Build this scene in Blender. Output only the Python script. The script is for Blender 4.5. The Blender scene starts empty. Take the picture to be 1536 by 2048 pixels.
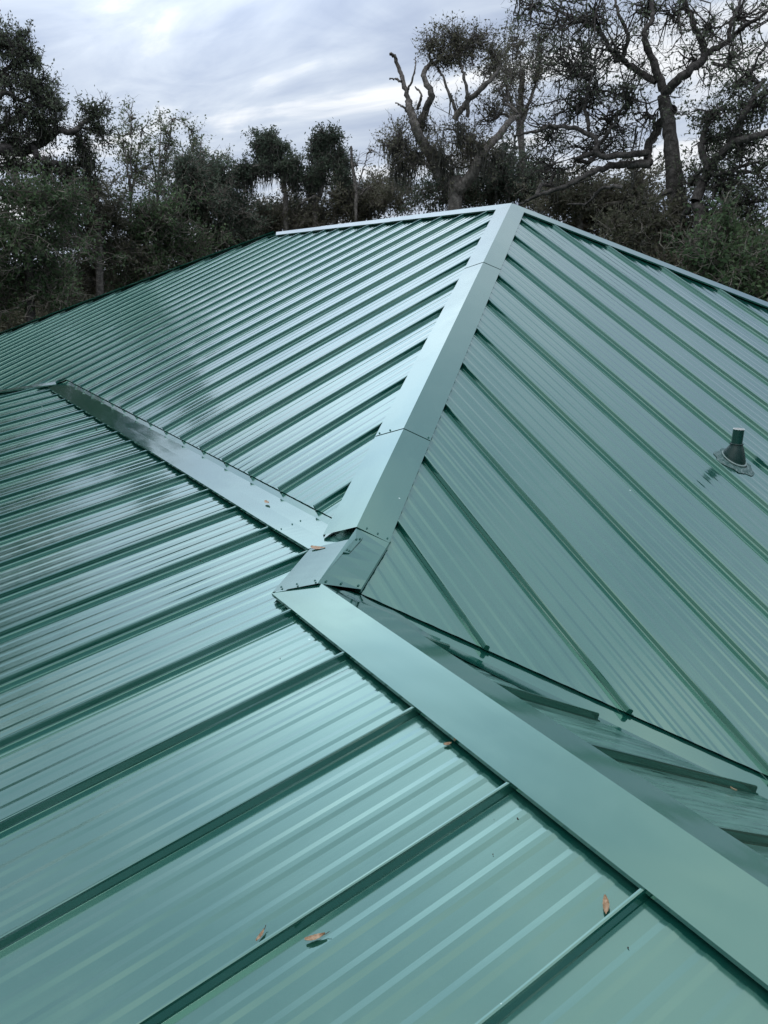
import bpy, math, random
import numpy as np

random.seed(7)
rng = np.random.default_rng(11)
scn = bpy.context.scene
COL = scn.collection
ZC = 5.2                                   # eye height above the ground, metres

# ------------------------------------------------------------------ camera
PITCH, YAW, ROLL, FPX = 15.4882, 57.4661, 1.79, 1551.70
ps, ya, ro = (math.radians(v) for v in (PITCH, YAW, ROLL))
FW = np.array([-math.sin(ya) * math.cos(ps), math.cos(ya) * math.cos(ps), -math.sin(ps)])
_r = np.array([math.cos(ya), math.sin(ya), 0.0])
_u = np.cross(_r, FW)
RT = _r * math.cos(ro) + _u * math.sin(ro)
UP = -_r * math.sin(ro) + _u * math.cos(ro)
cd = bpy.data.cameras.new("camera")
cam = bpy.data.objects.new("camera", cd)
COL.objects.link(cam)
from mathutils import Matrix, Vector
cam.matrix_world = Matrix(((RT[0], UP[0], -FW[0], 0), (RT[1], UP[1], -FW[1], 0),
                           (RT[2], UP[2], -FW[2], ZC), (0, 0, 0, 1)))
cd.sensor_fit = 'VERTICAL'
cd.sensor_height = 24.0
cd.lens = 24.0 * FPX / 2048.0
cd.clip_start, cd.clip_end = 0.05, 3000
scn.camera = cam

# ------------------------------------------------------------------ sky, sun, exposure
SUN_EL, SUN_AZ = 62.0, -48.0               # azimuth measured from +x, anticlockwise
wd = bpy.data.worlds.new("World")
scn.world = wd
wd.use_nodes = True
nt = wd.node_tree
nt.nodes.clear()


class G:
    """tiny helper for node graphs"""
    def __init__(self, tree):
        self.t = tree

    def n(self, kind, **kw):
        o = self.t.nodes.new(kind)
        for k, v in kw.items():
            if k in o.inputs.keys() if isinstance(k, str) else False:
                o.inputs[k].default_value = v
            else:
                setattr(o, k, v)
        return o

    def l(self, a, b):
        self.t.links.new(a, b)

    def math(self, op, a, b=None, clamp=False):
        o = self.t.nodes.new('ShaderNodeMath')
        o.operation = op
        o.use_clamp = clamp
        for i, v in enumerate((a, b)):
            if v is None:
                continue
            if isinstance(v, (int, float)):
                o.inputs[i].default_value = v
            else:
                self.t.links.new(v, o.inputs[i])
        return o.outputs[0]

    def mix(self, f, a, b):
        o = self.t.nodes.new('ShaderNodeMix')
        o.data_type = 'RGBA'
        for sock, v in ((o.inputs[0], f), (o.inputs[6], a), (o.inputs[7], b)):
            if isinstance(v, (int, float)):
                sock.default_value = v
            elif isinstance(v, tuple):
                sock.default_value = (*v, 1)
            else:
                self.t.links.new(v, sock)
        return o.outputs[2]

    def ramp(self, f, stops):
        o = self.t.nodes.new('ShaderNodeValToRGB')
        el = o.color_ramp.elements
        while len(el) < len(stops):
            el.new(0.5)
        for e, (p, c) in zip(el, stops):
            e.position = p
            e.color = (*c, 1) if isinstance(c, tuple) else (c, c, c, 1)
        self.t.links.new(f, o.inputs[0])
        return o.outputs[0]

    def noise(self, vec, scale, detail=4, rough=.5, dist=0.0):
        o = self.t.nodes.new('ShaderNodeTexNoise')
        o.inputs['Scale'].default_value = scale
        o.inputs['Detail'].default_value = detail
        o.inputs['Roughness'].default_value = rough
        o.inputs['Distortion'].default_value = dist
        if vec is not None:
            self.t.links.new(vec, o.inputs['Vector'])
        return o.outputs[0]


g = G(nt)
sky = g.n('ShaderNodeTexSky')
sky.sky_type = 'NISHITA'
sky.sun_disc = False
sky.sun_elevation = math.radians(SUN_EL)
sky.sun_rotation = math.radians(90 - SUN_AZ)
tc = g.n('ShaderNodeTexCoord')
sep = g.n('ShaderNodeSeparateXYZ')
g.l(tc.outputs['Generated'], sep.inputs[0])
zc = g.math('MAXIMUM', sep.outputs[2], 0.0)
den = g.math('ADD', zc, 0.16)
# a cloud deck seen from below: directions projected on a level sheet, turned to the view
fx, fy = -math.sin(ya), math.cos(ya)
along = g.math('DIVIDE', g.math('ADD', g.math('MULTIPLY', sep.outputs[0], fx), g.math('MULTIPLY', sep.outputs[1], fy)), den)
side = g.math('DIVIDE', g.math('ADD', g.math('MULTIPLY', sep.outputs[0], fy), g.math('MULTIPLY', sep.outputs[1], -fx)), den)
cmb = g.n('ShaderNodeCombineXYZ')
g.l(g.math('ADD', g.math('MULTIPLY', along, 1.0), g.math('MULTIPLY', side, 0.42)), cmb.inputs[0])
g.l(g.math('MULTIPLY', side, 0.62), cmb.inputs[1])
cmb.inputs[2].default_value = 3.7
n1 = g.noise(cmb.outputs[0], 1.05, 7, .52, .55)
n2 = g.noise(cmb.outputs[0], 3.4, 6, .55, .8)
cl = g.math('ADD', g.math('MULTIPLY', n1, .74), g.math('MULTIPLY', n2, .26))
cloud = g.ramp(cl, [(.37, (.36, .43, .60)), (.46, (.50, .58, .73)), (.53, (.63, .71, .83)), (.59, (.95, .98, 1.02))])
thin = g.math('MULTIPLY', g.ramp(cl, [(.40, 0.0), (.52, 1.0)]), 1.0)
bl = g.n('ShaderNodeVectorMath')
bl.operation = 'SCALE'
g.l(sky.outputs[0], bl.inputs[0])
bl.inputs[3].default_value = 0.10
# cloud cover leaves a little of the blue through its thin places
cover = g.mix(g.math('ADD', g.math('MULTIPLY', thin, .12), .88), bl.outputs[0], cloud)
# overcast: the deck grows brighter towards the zenith (CIE overcast, flattened)
# and the cloud is thinnest and brightest just above the frame on the left
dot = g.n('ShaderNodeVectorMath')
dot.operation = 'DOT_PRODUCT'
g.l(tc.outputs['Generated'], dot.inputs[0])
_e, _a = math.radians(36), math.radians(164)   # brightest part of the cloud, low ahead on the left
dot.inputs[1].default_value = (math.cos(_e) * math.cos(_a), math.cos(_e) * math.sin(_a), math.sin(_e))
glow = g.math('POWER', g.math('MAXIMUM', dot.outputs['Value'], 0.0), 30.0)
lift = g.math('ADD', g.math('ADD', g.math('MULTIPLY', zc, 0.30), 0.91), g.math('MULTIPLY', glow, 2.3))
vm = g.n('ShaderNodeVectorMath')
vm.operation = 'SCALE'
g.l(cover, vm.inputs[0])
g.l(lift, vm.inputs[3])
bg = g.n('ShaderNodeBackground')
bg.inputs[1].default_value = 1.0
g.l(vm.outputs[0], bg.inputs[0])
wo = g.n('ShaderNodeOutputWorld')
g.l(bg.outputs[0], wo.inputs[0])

sl = bpy.data.lights.new("sun", 'SUN')
sl.energy = 0.9
sl.angle = math.radians(45)
sl.color = (1.0, .97, .92)
sun = bpy.data.objects.new("sun", sl)
COL.objects.link(sun)
el, az = math.radians(SUN_EL), math.radians(SUN_AZ)
sdir = Vector((math.cos(el) * math.cos(az), math.cos(el) * math.sin(az), math.sin(el)))
sun.rotation_euler = sdir.to_track_quat('Z', 'Y').to_euler()

scn.view_settings.view_transform = 'Standard'
scn.view_settings.look = 'None'
scn.view_settings.exposure = 0.0
scn.view_settings.gamma = 1.0
scn.view_settings.use_curve_mapping = False
scn.render.engine = 'CYCLES'
scn.cycles.max_bounces = 6
scn.cycles.transparent_max_bounces = 4


# ------------------------------------------------------------------ materials
def new_mat(name):
    m = bpy.data.materials.new(name)
    m.use_nodes = True
    t = m.node_tree
    b = t.nodes['Principled BSDF']
    return m, G(t), b


def metal_paint(name, striped, dirty=False):
    m, k, b = new_mat(name)
    geo = k.n('ShaderNodeNewGeometry')
    pos = geo.outputs['Position']
    big = k.noise(pos, 1.3, 3, .5)
    base = k.mix(big, (.006, .068, .052), (.009, .082, .064))
    # dried water marks and dust film
    dv = pos
    if dirty:
        u0 = k.n('ShaderNodeUVMap')
        m0 = k.n('ShaderNodeMapping')
        m0.inputs['Scale'].default_value = (9.0, .9, 1)
        k.l(u0.outputs[0], m0.inputs[0])
        dv = m0.outputs[0]
    dust = k.noise(dv, 5.0, 8, .65, .6)
    dustm = k.ramp(dust, [(.40, 0.05), (.64, .50)] if dirty else [(.50, 0.0), (.80, .12)])
    base = k.mix(dustm, base, (.12, .29, .23) if dirty else (.15, .23, .20))
    oi = k.n('ShaderNodeObjectInfo')
    # specks of pollen and bird lime
    vo = k.n('ShaderNodeTexVoronoi')
    vo.inputs['Scale'].default_value = 9.0
    k.l(pos, vo.inputs['Vector'])
    sepc = k.n('ShaderNodeSeparateColor')
    k.l(vo.outputs['Color'], sepc.inputs[0])
    rad = k.math('MULTIPLY', k.math('POWER', sepc.outputs[0], 5.0), .046)
    speck = k.math('LESS_THAN', vo.outputs['Distance'], rad)
    base = k.mix(k.math('MULTIPLY', speck, .8), base, (.62, .70, .68))
    k.l(base, b.inputs['Base Color'])
    b.inputs['Metallic'].default_value = 0.0
    b.inputs['IOR'].default_value = 2.75
    b.inputs['Specular Tint'].default_value = (.50, .94, .77, 1)
    b.inputs['Coat Weight'].default_value = 1.0
    b.inputs['Coat IOR'].default_value = 1.65
    k.l(k.math('ADD', k.math('MULTIPLY', oi.outputs['Random'], .03), .18 if dirty else .075), b.inputs['Coat Roughness'])
    b.inputs['Specular IOR Level'].default_value = 0.5
    rr = k.math('ADD', k.math('ADD', k.math('MULTIPLY', dustm, 1.1), k.math('MULTIPLY', oi.outputs['Random'], .03)), k.math('ADD', k.math('MULTIPLY', big, .06), .17 if dirty else .085 if striped else .07))
    k.l(rr, b.inputs['Roughness'])
    uv = k.n('ShaderNodeUVMap')
    mp = k.n('ShaderNodeMapping')
    mp.inputs['Scale'].default_value = (6.0, 1.1, 1) if striped else (3.0, 1.4, 1)
    k.l(uv.outputs[0], mp.inputs[0])
    h1 = k.noise(mp.outputs[0], 1.0, 2, .45)
    mp2 = k.n('ShaderNodeMapping')
    mp2.inputs['Scale'].default_value = (60.0, 5.0, 1)
    k.l(uv.outputs[0], mp2.inputs[0])
    h2 = k.noise(mp2.outputs[0], 1.0, 2, .5)
    hh = k.math('ADD', k.math('MULTIPLY', h1, 1.0), k.math('MULTIPLY', h2, .035 if striped else .012))
    bp = k.n('ShaderNodeBump')
    bp.inputs['Strength'].default_value = 1.0
    bp.inputs['Distance'].default_value = 0.0024 if striped else .004
    k.l(hh, bp.inputs['Height'])
    k.l(bp.outputs[0], b.inputs['Normal'])
    k.l(bp.outputs[0], b.inputs['Coat Normal'])
    return m


M_PANEL = metal_paint("green_panel_paint", True)
M_CAP = metal_paint("green_cap_paint", False)
M_SOIL = metal_paint("soiled_panel_paint", True, True)


def plain(name, col, rough=.6, var=.25, scale=8.0, spec=.5):
    m, k, b = new_mat(name)
    geo = k.n('ShaderNodeNewGeometry')
    n = k.noise(geo.outputs['Position'], scale, 6, .6)
    k.l(k.mix(n, tuple(c * (1 - var) for c in col), tuple(min(1, c * (1 + var)) for c in col)), b.inputs['Base Color'])
    b.inputs['Roughness'].default_value = rough
    b.inputs['Specular IOR Level'].default_value = spec
    return m


M_DECK = plain("roof_underlay", (.03, .03, .03), .9)
M_WALL = plain("stucco_wall", (.45, .42, .36), .9, .1)
M_SCREW = plain("screw_head", (.06, .20, .175), .35, .1)
M_PIPE = plain("vent_pipe_paint", (.008, .060, .048), .3, .2, 30, .5)
M_PIPEIN = plain("vent_pipe_rim", (.75, .78, .77), .5, .05)
M_BOOT = plain("rubber_boot", (.006, .036, .030), .38, .35, 14, .45)
M_CLAMP = plain("clamp_ring", (.20, .29, .27), .3, .2, 20, .8)


def sealant_mat():
    m, k, b = new_mat("sealant")
    geo = k.n('ShaderNodeNewGeometry')
    n = k.noise(geo.outputs['Position'], 60, 5, .6)
    k.l(k.ramp(n, [(.35, (.02, .08, .07)), (.55, (.09, .17, .16)), (.68, (.24, .33, .32))]), b.inputs['Base Color'])
    b.inputs['Roughness'].default_value = .4
    bp = k.n('ShaderNodeBump')
    bp.inputs['Distance'].default_value = .006
    k.l(n, bp.inputs['Height'])
    k.l(bp.outputs[0], b.inputs['Normal'])
    return m


M_SEAL = sealant_mat()


def leaf_mat(name, c0, c1, c2, trans=.48):
    m, k, b = new_mat(name)
    at = k.n('ShaderNodeAttribute')
    at.attribute_name = 'tint'
    col = k.ramp(at.outputs['Fac'], [(0.0, c0), (.55, c1), (1.0, c2)])
    k.l(col, b.inputs['Base Color'])
    b.inputs['Roughness'].default_value = .5
    b.inputs['Specular IOR Level'].default_value = .3
    tr = k.n('ShaderNodeBsdfTranslucent')
    k.l(col, tr.inputs[0])
    ms = k.n('ShaderNodeMixShader')
    ms.inputs[0].default_value = trans
    out = k.t.nodes['Material Output']
    k.l(b.outputs[0], ms.inputs[1])
    k.l(tr.outputs[0], ms.inputs[2])
    k.l(ms.outputs[0], out.inputs[0])
    return m


ML_OAK = leaf_mat("oak_leaf", (0.066, 0.086, 0.054), (0.136, 0.168, 0.109), (0.253, 0.298, 0.204))
ML_GREEN = leaf_mat("green_leaf", (0.055, 0.094, 0.047), (0.108, 0.173, 0.085), (0.205, 0.295, 0.149))
ML_PALE = leaf_mat("pale_leaf", (0.107, 0.151, 0.071), (0.178, 0.227, 0.121), (0.285, 0.340, 0.197), .45)
ML_BROWN = leaf_mat("brown_green_leaf", (0.082, 0.087, 0.055), (0.160, 0.161, 0.107), (0.276, 0.274, 0.197))
ML_DARK = leaf_mat("dark_leaf", (0.049, 0.071, 0.049), (0.102, 0.138, 0.097), (0.191, 0.238, 0.168))
ML_MOSS = leaf_mat("spanish_moss", (.055, .058, .048), (.095, .098, .083), (.15, .15, .13), .2)


def bark_mat(name, a, b_, scale=9):
    m, k, b = new_mat(name)
    geo = k.n('ShaderNodeNewGeometry')
    n = k.noise(geo.outputs['Position'], scale, 8, .7, .4)
    k.l(k.ramp(n, [(.32, a), (.50, b_), (.66, tuple(min(1, c * 2.0) for c in b_))]), b.inputs['Base Color'])
    b.inputs['Roughness'].default_value = .95
    b.inputs['Specular IOR Level'].default_value = .15
    bp = k.n('ShaderNodeBump')
    bp.inputs['Distance'].default_value = .04
    k.l(n, bp.inputs['Height'])
    k.l(bp.outputs[0], b.inputs['Normal'])
    return m


M_BARK = bark_mat("oak_bark", (.030, .027, .025), (.085, .079, .074))
M_BARKG = bark_mat("grey_bark", (.07, .065, .058), (.16, .148, .135))
M_TWIG = bark_mat("twig_bark", (.09, .082, .07), (.19, .175, .15), 3)


def dry_leaf_mat():
    m, k, b = new_mat("dry_leaf")
    geo = k.n('ShaderNodeNewGeometry')
    n = k.noise(geo.outputs['Position'], 120, 5, .6)
    k.l(k.ramp(n, [(.3, (.22, .125, .065)), (.5, (.42, .285, .17)), (.72, (.58, .44, .31))]), b.inputs['Base Color'])
    b.inputs['Roughness'].default_value = .5
    return m


M_DRY = dry_leaf_mat()
M_STEM = plain("dry_leaf_stem", (.07, .045, .03), .7)
M_CRUMB = plain("dark_litter", (.03, .022, .016), .9)
M_WHITE = plain("bird_lime", (.70, .74, .72), .8, .1, 40)
M_GROUND = plain("leaf_litter_ground", (.085, .07, .05), .95, .6, 1.7, .1)


# ------------------------------------------------------------------ object helpers
def mesh_np(name, V, F, mat, parent=None, uv=None, tint=None, smooth=False):
    """V (n,3); F list of index arrays of one width or a list of lists"""
    me = bpy.data.meshes.new(name)
    V = np.asarray(V, np.float32).reshape(-1, 3)
    if isinstance(F, np.ndarray):
        nf, w = F.shape
        me.vertices.add(len(V))
        me.vertices.foreach_set('co', V.ravel())
        me.loops.add(nf * w)
        me.loops.foreach_set('vertex_index', F.astype(np.int32).ravel())
        me.polygons.add(nf)
        me.polygons.foreach_set('loop_start', np.arange(0, nf * w, w, dtype=np.int32))
        me.polygons.foreach_set('loop_total', np.full(nf, w, np.int32))
        if smooth:
            me.polygons.foreach_set('use_smooth', np.ones(nf, bool))
        me.update(calc_edges=True)
    else:
        me.from_pydata([tuple(v) for v in V], [], F)
        if smooth:
            for p in me.polygons:
                p.use_smooth = True
    if uv is not None:
        ul = me.uv_layers.new(name='UVMap')
        li = np.zeros(len(me.loops), np.int32)
        me.loops.foreach_get('vertex_index', li)
        ul.data.foreach_set('uv', np.asarray(uv, np.float32)[li].ravel())
    if tint is not None:
        a = me.attributes.new('tint', 'FLOAT', 'FACE')
        a.data.foreach_set('value', np.asarray(tint, np.float32))
    me.materials.append(mat)
    o = bpy.data.objects.new(name, me)
    COL.objects.link(o)
    if parent is not None:
        o.parent = parent
        pm = parent
        t = Vector((0, 0, 0))
        while pm is not None:
            t += pm.location
            pm = pm.parent
        o.location = -t                     # vertices are given in world space
    return o


def empty(name, loc=(0, 0, 0), parent=None):
    o = bpy.data.objects.new(name, None)
    o.empty_display_size = .2
    COL.objects.link(o)
    o.location = loc
    if parent is not None:
        o.parent = parent
        t = Vector((0, 0, 0))
        pm = parent
        while pm is not None:
            t += pm.location
            pm = pm.parent
        o.location = Vector(loc) - t
    return o


def tag(o, label=None, cat=None, group=None, kind=None):
    if label:
        o['label'] = label
    if cat:
        o['category'] = cat
    if group:
        o['group'] = group
    if kind:
        o['kind'] = kind
    return o


def W(p):
    return np.array([p[0], p[1], p[2] + ZC], float)


def at(px, py, dist):
    """place seen in the photograph at (px,py), at a level distance in metres from the eye"""
    d = FW + (px - 768) / FPX * RT - (py - 1024) / FPX * UP
    d = d / math.hypot(d[0], d[1])
    return np.array([d[0] * dist, d[1] * dist, d[2] * dist + ZC])


# ------------------------------------------------------------------ ground
gs = 900
tag(mesh_np("ground", [(-gs, -gs, 0), (gs, -gs, 0), (gs, gs, 0), (-gs, gs, 0)], [[0, 1, 2, 3]], M_GROUND), kind='structure',
    label="leaf strewn ground under the trees")

# ------------------------------------------------------------------ the house: survey
XP, YP, ZP = -6.563, 5.6277, 0.9659       # near end of the main ridge
PM, PR = 0.4819, 0.5076                    # main pitches
F0, PF = -1.4015, 0.2429                   # low front slope
PB, YR, ZR = 0.495, 1.3019, -1.0724        # low ridge and its rear slope
XL = -12.3716                               # far end of main ridge
YT = 1.6308                                # lower edge of main front slope
WM, WF = 0.40152, 0.4064
XM, YRB, XF, XB = -3.1763, 1.8464, -2.8347, -1.7143
EAVE = -2.3
RIB = 0.027
HX, HY = -9.20, 1.625                       # corner where the low slope hips round

zM = lambda y: ZP - PM * (YP - y)
zF = lambda y: F0 + PF * y
zR = lambda x: ZP - PR * (x - XP)
zB = lambda y: ZR - PB * (y - YR)

house = empty("house", (-6.0, 4.0, 0.0))
tag(house, "house under a large green standing seam metal roof with hips and a low front slope", "house")


class Slope:
    """a roof plane in terms of a (along the eave) and s (level run down the slope)"""
    def __init__(self, pos, nrm):
        self.pos, self.n = pos, np.array(nrm, float) / np.linalg.norm(nrm)

    def at(self, a, s, h=0.0):
        return W(np.array(self.pos(a, s)) + self.n * h)


S_M = Slope(lambda a, s: (-a, -s, zM(-s)), (0, -PM, 1))
S_F = Slope(lambda a, s: (-a, -s, zF(-s)), (0, -PF, 1))
S_R = Slope(lambda a, s: (s, a, zR(s)), (PR, 0, 1))
S_B = Slope(lambda a, s: (a, s, zB(s)), (0, PB, 1))
zF2 = lambda x: F0 + PF * (x + HY - HX)
S_F2 = Slope(lambda a, s: (-s, a, zF2(-s)), (-PF, 0, 1))

# pan cross-section: shallow striations between two standing seams
def pan_profile(w):
    pr = [(.010, -RIB)]
    n = 4
    x0, x1 = .040, w - .036
    step = (x1 - x0) / n
    for i in range(n):
        c = x0 + (i + .5) * step
        for dx, dh in ((-.0225, 0), (-.0075, .0012), (.0075, .0012), (.0225, 0)):
            pr.append((c + dx, -RIB + dh))
    pr.append((w - .009, -RIB))
    return pr


SEAM = [(-.0095, -RIB), (-.0075, -RIB + .004), (-.0062, -.005), (-.0040, -.0005), (0, .0), (.0040, -.0005), (.0062, -.005),
        (.0070, -RIB + .0045), (.0135, -RIB + .0038), (.0150, -RIB - .0005)]


def strip_mesh(slope, prof, a0, top, bot, seed, closed, tilt=0.0):
    V, UV, rows = [], [], []
    NL = 10
    for (da, h) in prof:
        a = a0 + da
        t, b = top(a), bot(a)
        rows.append(b - t > .01)
        if b < t:
            b = t
        for i in range(NL + 1):
            s = t + (b - t) * i / NL
            wv = .0016 * math.sin(s * 2.1 + seed * 5) + .0009 * math.sin(s * 5.3 + seed * 3) if closed else 0.0
            V.append(slope.at(a + wv, s, h + tilt * (da - .2)))
            UV.append((a + seed * 3.17, s + seed * 1.7))
    F = []
    m = NL + 1
    for i in range(len(prof) - 1):
        if not (rows[i] or rows[i + 1]):
            continue
        for j in range(NL):
            F.append([i * m + j, (i + 1) * m + j, (i + 1) * m + j + 1, i * m + j + 1])
    if not F:
        return None
    if closed:                              # hemmed ends of a seam
        F.append([i * m for i in range(len(prof))][::-1])
        F.append([i * m + NL for i in range(len(prof))])
    return V, F, UV


def clad(slope, name_label, a_first, w, j0, j1, top, bot, no_seam=None, mat=None, seam_top=None):
    mat = mat or M_PANEL
    part = empty("roof_slope", tuple(slope.at(a_first, top(a_first))), house)
    part['label'] = name_label
    pr = pan_profile(w)
    for j in range(j0, j1):
        a0 = a_first + j * w
        sd = rng.uniform(0, 9)
        r = strip_mesh(slope, pr, a0, top, bot, sd, False, float(np.clip(rng.normal(0, .0035), -.006, .006)))
        if r:
            mesh_np("roof_panel", r[0], r[1], mat, part, r[2])
        if no_seam is not None and j <= no_seam:
            continue
        r = strip_mesh(slope, SEAM, a0, seam_top or top, lambda a: bot(a) + .004, sd, True)
        if r:
            mesh_np("standing_seam", r[0], r[1], M_PANEL, part, r[2])
    return part


# main front slope (a = -x, s = -y)
hk = PM / PR
xe_m = XL - (YP - (EAVE - ZP + PM * YP) / PM)   # far left eave corner


def top_M(a):
    x = -a
    if x > XP:
        return -(YP - (x - XP) / hk)
    if x < XL:
        return -(YP - (XL - x))
    return -YP


def bot_M(a):
    x = -a
    ye = (EAVE - ZP) / PM + YP
    if x > HX:
        return -YT
    return -max(ye, min(YT, YP + (F0 + PF * (x + HY - HX) - ZP) / PM))


clad(S_M, "long main slope running up to the ridge on the left of the hip", -XM, WM, -1, 43, top_M, bot_M)


# right hip slope (a = y, s = x)
def top_R(a):
    if a > YP:
        return XP + (a - YP) * hk
    if a > YT:
        return XP + (YP - a) * hk
    return -2.768 + (YT - a) * .90


def bot_R(a):
    return min(-2.122 + (a - 1.839) * .963, XP + (ZP - EAVE) / PR)


clad(S_R, "main slope on the right of the hip, with the vent pipe", YRB, WM, -2, 27, top_R, bot_R, -1)


# low front slope
XHIP = lambda y: XP + (ZP - zF(y)) / PR


def top_F(a):
    x = -a
    if x < HX:
        return -(HY + (x - HX))
    if x < -2.80:
        return -(YT + .20)
    if x < -2.50:
        return -(YT - .03 - (x + 2.80) * .99)
    return -YR


def bot_F(a):
    return -((EAVE - F0) / PF)


clad(S_F, "low slope in the foreground below the flashing", -XF, WF, -17, 28, top_F, bot_F, None, None, lambda a: max(top_F(a), -1.50) if -a < -2.82 else top_F(a))


# rear of the low ridge
def top_B(a):
    return YR + .02


def bot_B(a):
    # edge along the valley
    yv = 1.783 + (a + 2.152) * .961
    return min(yv - .16, YR + (ZR - EAVE) / PB)


clad(S_B, "small rear slope draining into the valley", XB, WF, -2, 13, top_B, bot_B, None, M_SOIL)


# low slope round the far left corner
def top_F2(a):
    x = min(HX, HX + (a - HY)) if a < HY else HX - .02
    return -x if a < HY else -x + .5


def bot_F2(a):
    return -(((EAVE - F0) / PF) - (HY - HX))


clad(S_F2, "low slope turning round the far left corner", -3.4, WF, 0, 12, top_F2, bot_F2)


# plain decks below the cladding and the slopes on the far side
def deck(name, pts, mat=M_DECK, label=None):
    V = [W(p) for p in pts]
    o = mesh_np(name, V, [list(range(len(V)))], mat, house, uv=[(p[0], p[1]) for p in pts])
    if label:
        o['label'] = label
    return o


dz = -.085
yeM = (EAVE - ZP) / PM + YP
xeR = XP + (ZP - EAVE) / PR
yeF = (EAVE - F0) / PF
yeBk = YP + (ZP - EAVE) / PM
xeL = XL - (YP - yeM)
P3 = lambda x, y, z: (x, y, z + dz)
x_f2 = yeF - (HY - HX)
deck("roof_deck", [P3(XP, YP, ZP), P3(XL, YP, ZP), P3(xeL, yeM, EAVE), P3(-14.4, yeM, EAVE), P3(HX, YT + .03, zM(YT + .03)), P3(-2.80, YT + .03, zM(YT + .03))])
deck("roof_deck", [P3(XP, YP, ZP), P3(-2.77, YT + .03, zR(-2.77)), P3(-2.48, 1.42, zR(-2.48) - .03), P3(xeR, 3.85, EAVE), P3(xeR, yeBk, EAVE)])
deck("roof_deck", [P3(-2.82, YT + .1, zF(YT + .1)), P3(HX, HY, zF(HY)), P3(x_f2, yeF, EAVE), P3(3.0, yeF, EAVE), P3(3.0, YR, zF(YR)), P3(-2.53, YR, zF(YR))])
deck("roof_deck", [P3(-2.53, YR, zB(YR)), P3(3.0, YR, zB(YR)), P3(3.0, 3.70, zB(3.7)), P3(-.2, 3.70, zB(3.7))])
deck("roof_deck", [P3(HX, HY, zF(HY)), P3(-14.45, -1.0, EAVE), P3(x_f2, yeF, EAVE)])
deck("roof_slope", [(XL, YP, ZP - .045), (XP, YP, ZP - .045), (xeR, yeBk, EAVE - .045), (xeL, yeBk, EAVE - .045)], M_PANEL, "main slope on the far side of the ridge")
deck("roof_slope", [(XL, YP, ZP - .045), (xeL, yeBk, EAVE - .045), (xeL, yeM, EAVE - .045)], M_PANEL, "hip slope at the far left end of the main roof")


# ------------------------------------------------------------------ caps and flashings
def loft(name, A, B, parent, mat=M_CAP, n=10, seed=0.0, uvw=None):
    """sheet between two cross-sections A and B (lists of points, camera frame)"""
    A = np.array([W(p) for p in A])
    B = np.array([W(p) for p in B])
    m = len(A)
    V, UV = [], []
    L = np.linalg.norm(B[0] - A[0])
    cum = np.concatenate([[0], np.cumsum(np.linalg.norm(np.diff(A, axis=0), axis=1))])
    for i in range(n + 1):
        f = i / n
        for q in range(m):
            V.append(A[q] + (B[q] - A[q]) * f)
            UV.append((cum[q] + seed, f * L + seed * 2.3))
    F = [[i * m + q, i * m + q + 1, (i + 1) * m + q + 1, (i + 1) * m + q] for i in range(n) for q in range(m - 1)]
    return mesh_np(name, V, F, mat, parent, UV)


def screw(p, nrm, parent, r=.0055):
    r *= .72
    nrm = np.array(nrm, float) / np.linalg.norm(nrm)
    t = np.cross(nrm, (.3, .8, .1))
    t /= np.linalg.norm(t)
    b = np.cross(nrm, t)
    V, F = [], []
    c = W(p)
    for k, (rr, h) in enumerate(((r * 1.5, .0005), (r * 1.4, .002), (r, .0025), (r * .8, .006))):
        for i in range(8):
            an = i * math.pi / 4
            V.append(c + nrm * h + (t * math.cos(an) + b * math.sin(an)) * rr)
    for k in range(3):
        for i in range(8):
            F.append([k * 8 + i, k * 8 + (i + 1) % 8, k * 8 + 8 + (i + 1) % 8, k * 8 + 8 + i])
    F.append([24 + i for i in range(8)])
    mesh_np("screw", V, F, M_SCREW, parent)


LIP = .014


def hip_section(c, zl, zr, pl, pr, wl, wr, lift):
    """cross-section of a folded cap at crest point c; zl/zr plane heights, pl/pr level offsets outwards"""
    lx, ly = c[0] + pl[0] * wl, c[1] + pl[1] * wl
    rx, ry = c[0] + pr[0] * wr, c[1] + pr[1] * wr
    zl_, zr_ = zl(lx, ly) + lift, zr(rx, ry) + lift
    return [(lx - pl[0] * .004, ly - pl[1] * .004, zl_ - LIP), (lx, ly, zl_), (c[0], c[1], c[2] + lift + .002), (rx, ry, zr_), (rx - pr[0] * .004, ry - pr[1] * .004, zr_ - LIP)]


def cap_run(name, label, p0, p1, zl, zr, pl, pr, wl, wr, cuts, screws=True, zc=None):
    part = empty(name, tuple(W(p0)), house)
    part['label'] = label
    p0, p1 = np.array(p0), np.array(p1)
    fs = [0.0] + list(cuts) + [1.0]
    Ltot = np.linalg.norm(p1 - p0)
    for i in range(len(fs) - 1):
        a, b = fs[i], fs[i + 1]
        b2 = min(1.0, b + .03 / Ltot) if i < len(fs) - 2 else b
        cA, cB = p0 + (p1 - p0) * a, p0 + (p1 - p0) * b2
        A = hip_section(cA, zl, zr, pl, pr, wl, wr, .0035)
        B = hip_section(cB, zl, zr, pl, pr, wl, wr, .0035 + (.0028 if i < len(fs) - 2 else 0))
        loft("cap_section", A, B, part, n=max(4, int(Ltot * (b - a) * 5)), seed=i * 3.1 + Ltot)
        if screws and i == 1:
            for (ii, jj, f) in ((1, 2, .12), (3, 2, .10), (1, 2, .5)):
                q = np.array(B[ii]) + (np.array(B[jj]) - np.array(B[ii])) * f
                q = q - (p1 - p0) / Ltot * .018
                nn = np.cross(np.array(B[2]) - np.array(A[2]), np.array(B[ii]) - np.array(B[2]))
                nn = nn if nn[2] > 0 else -nn
                screw(q, nn, part, .005)
    return part


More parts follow.
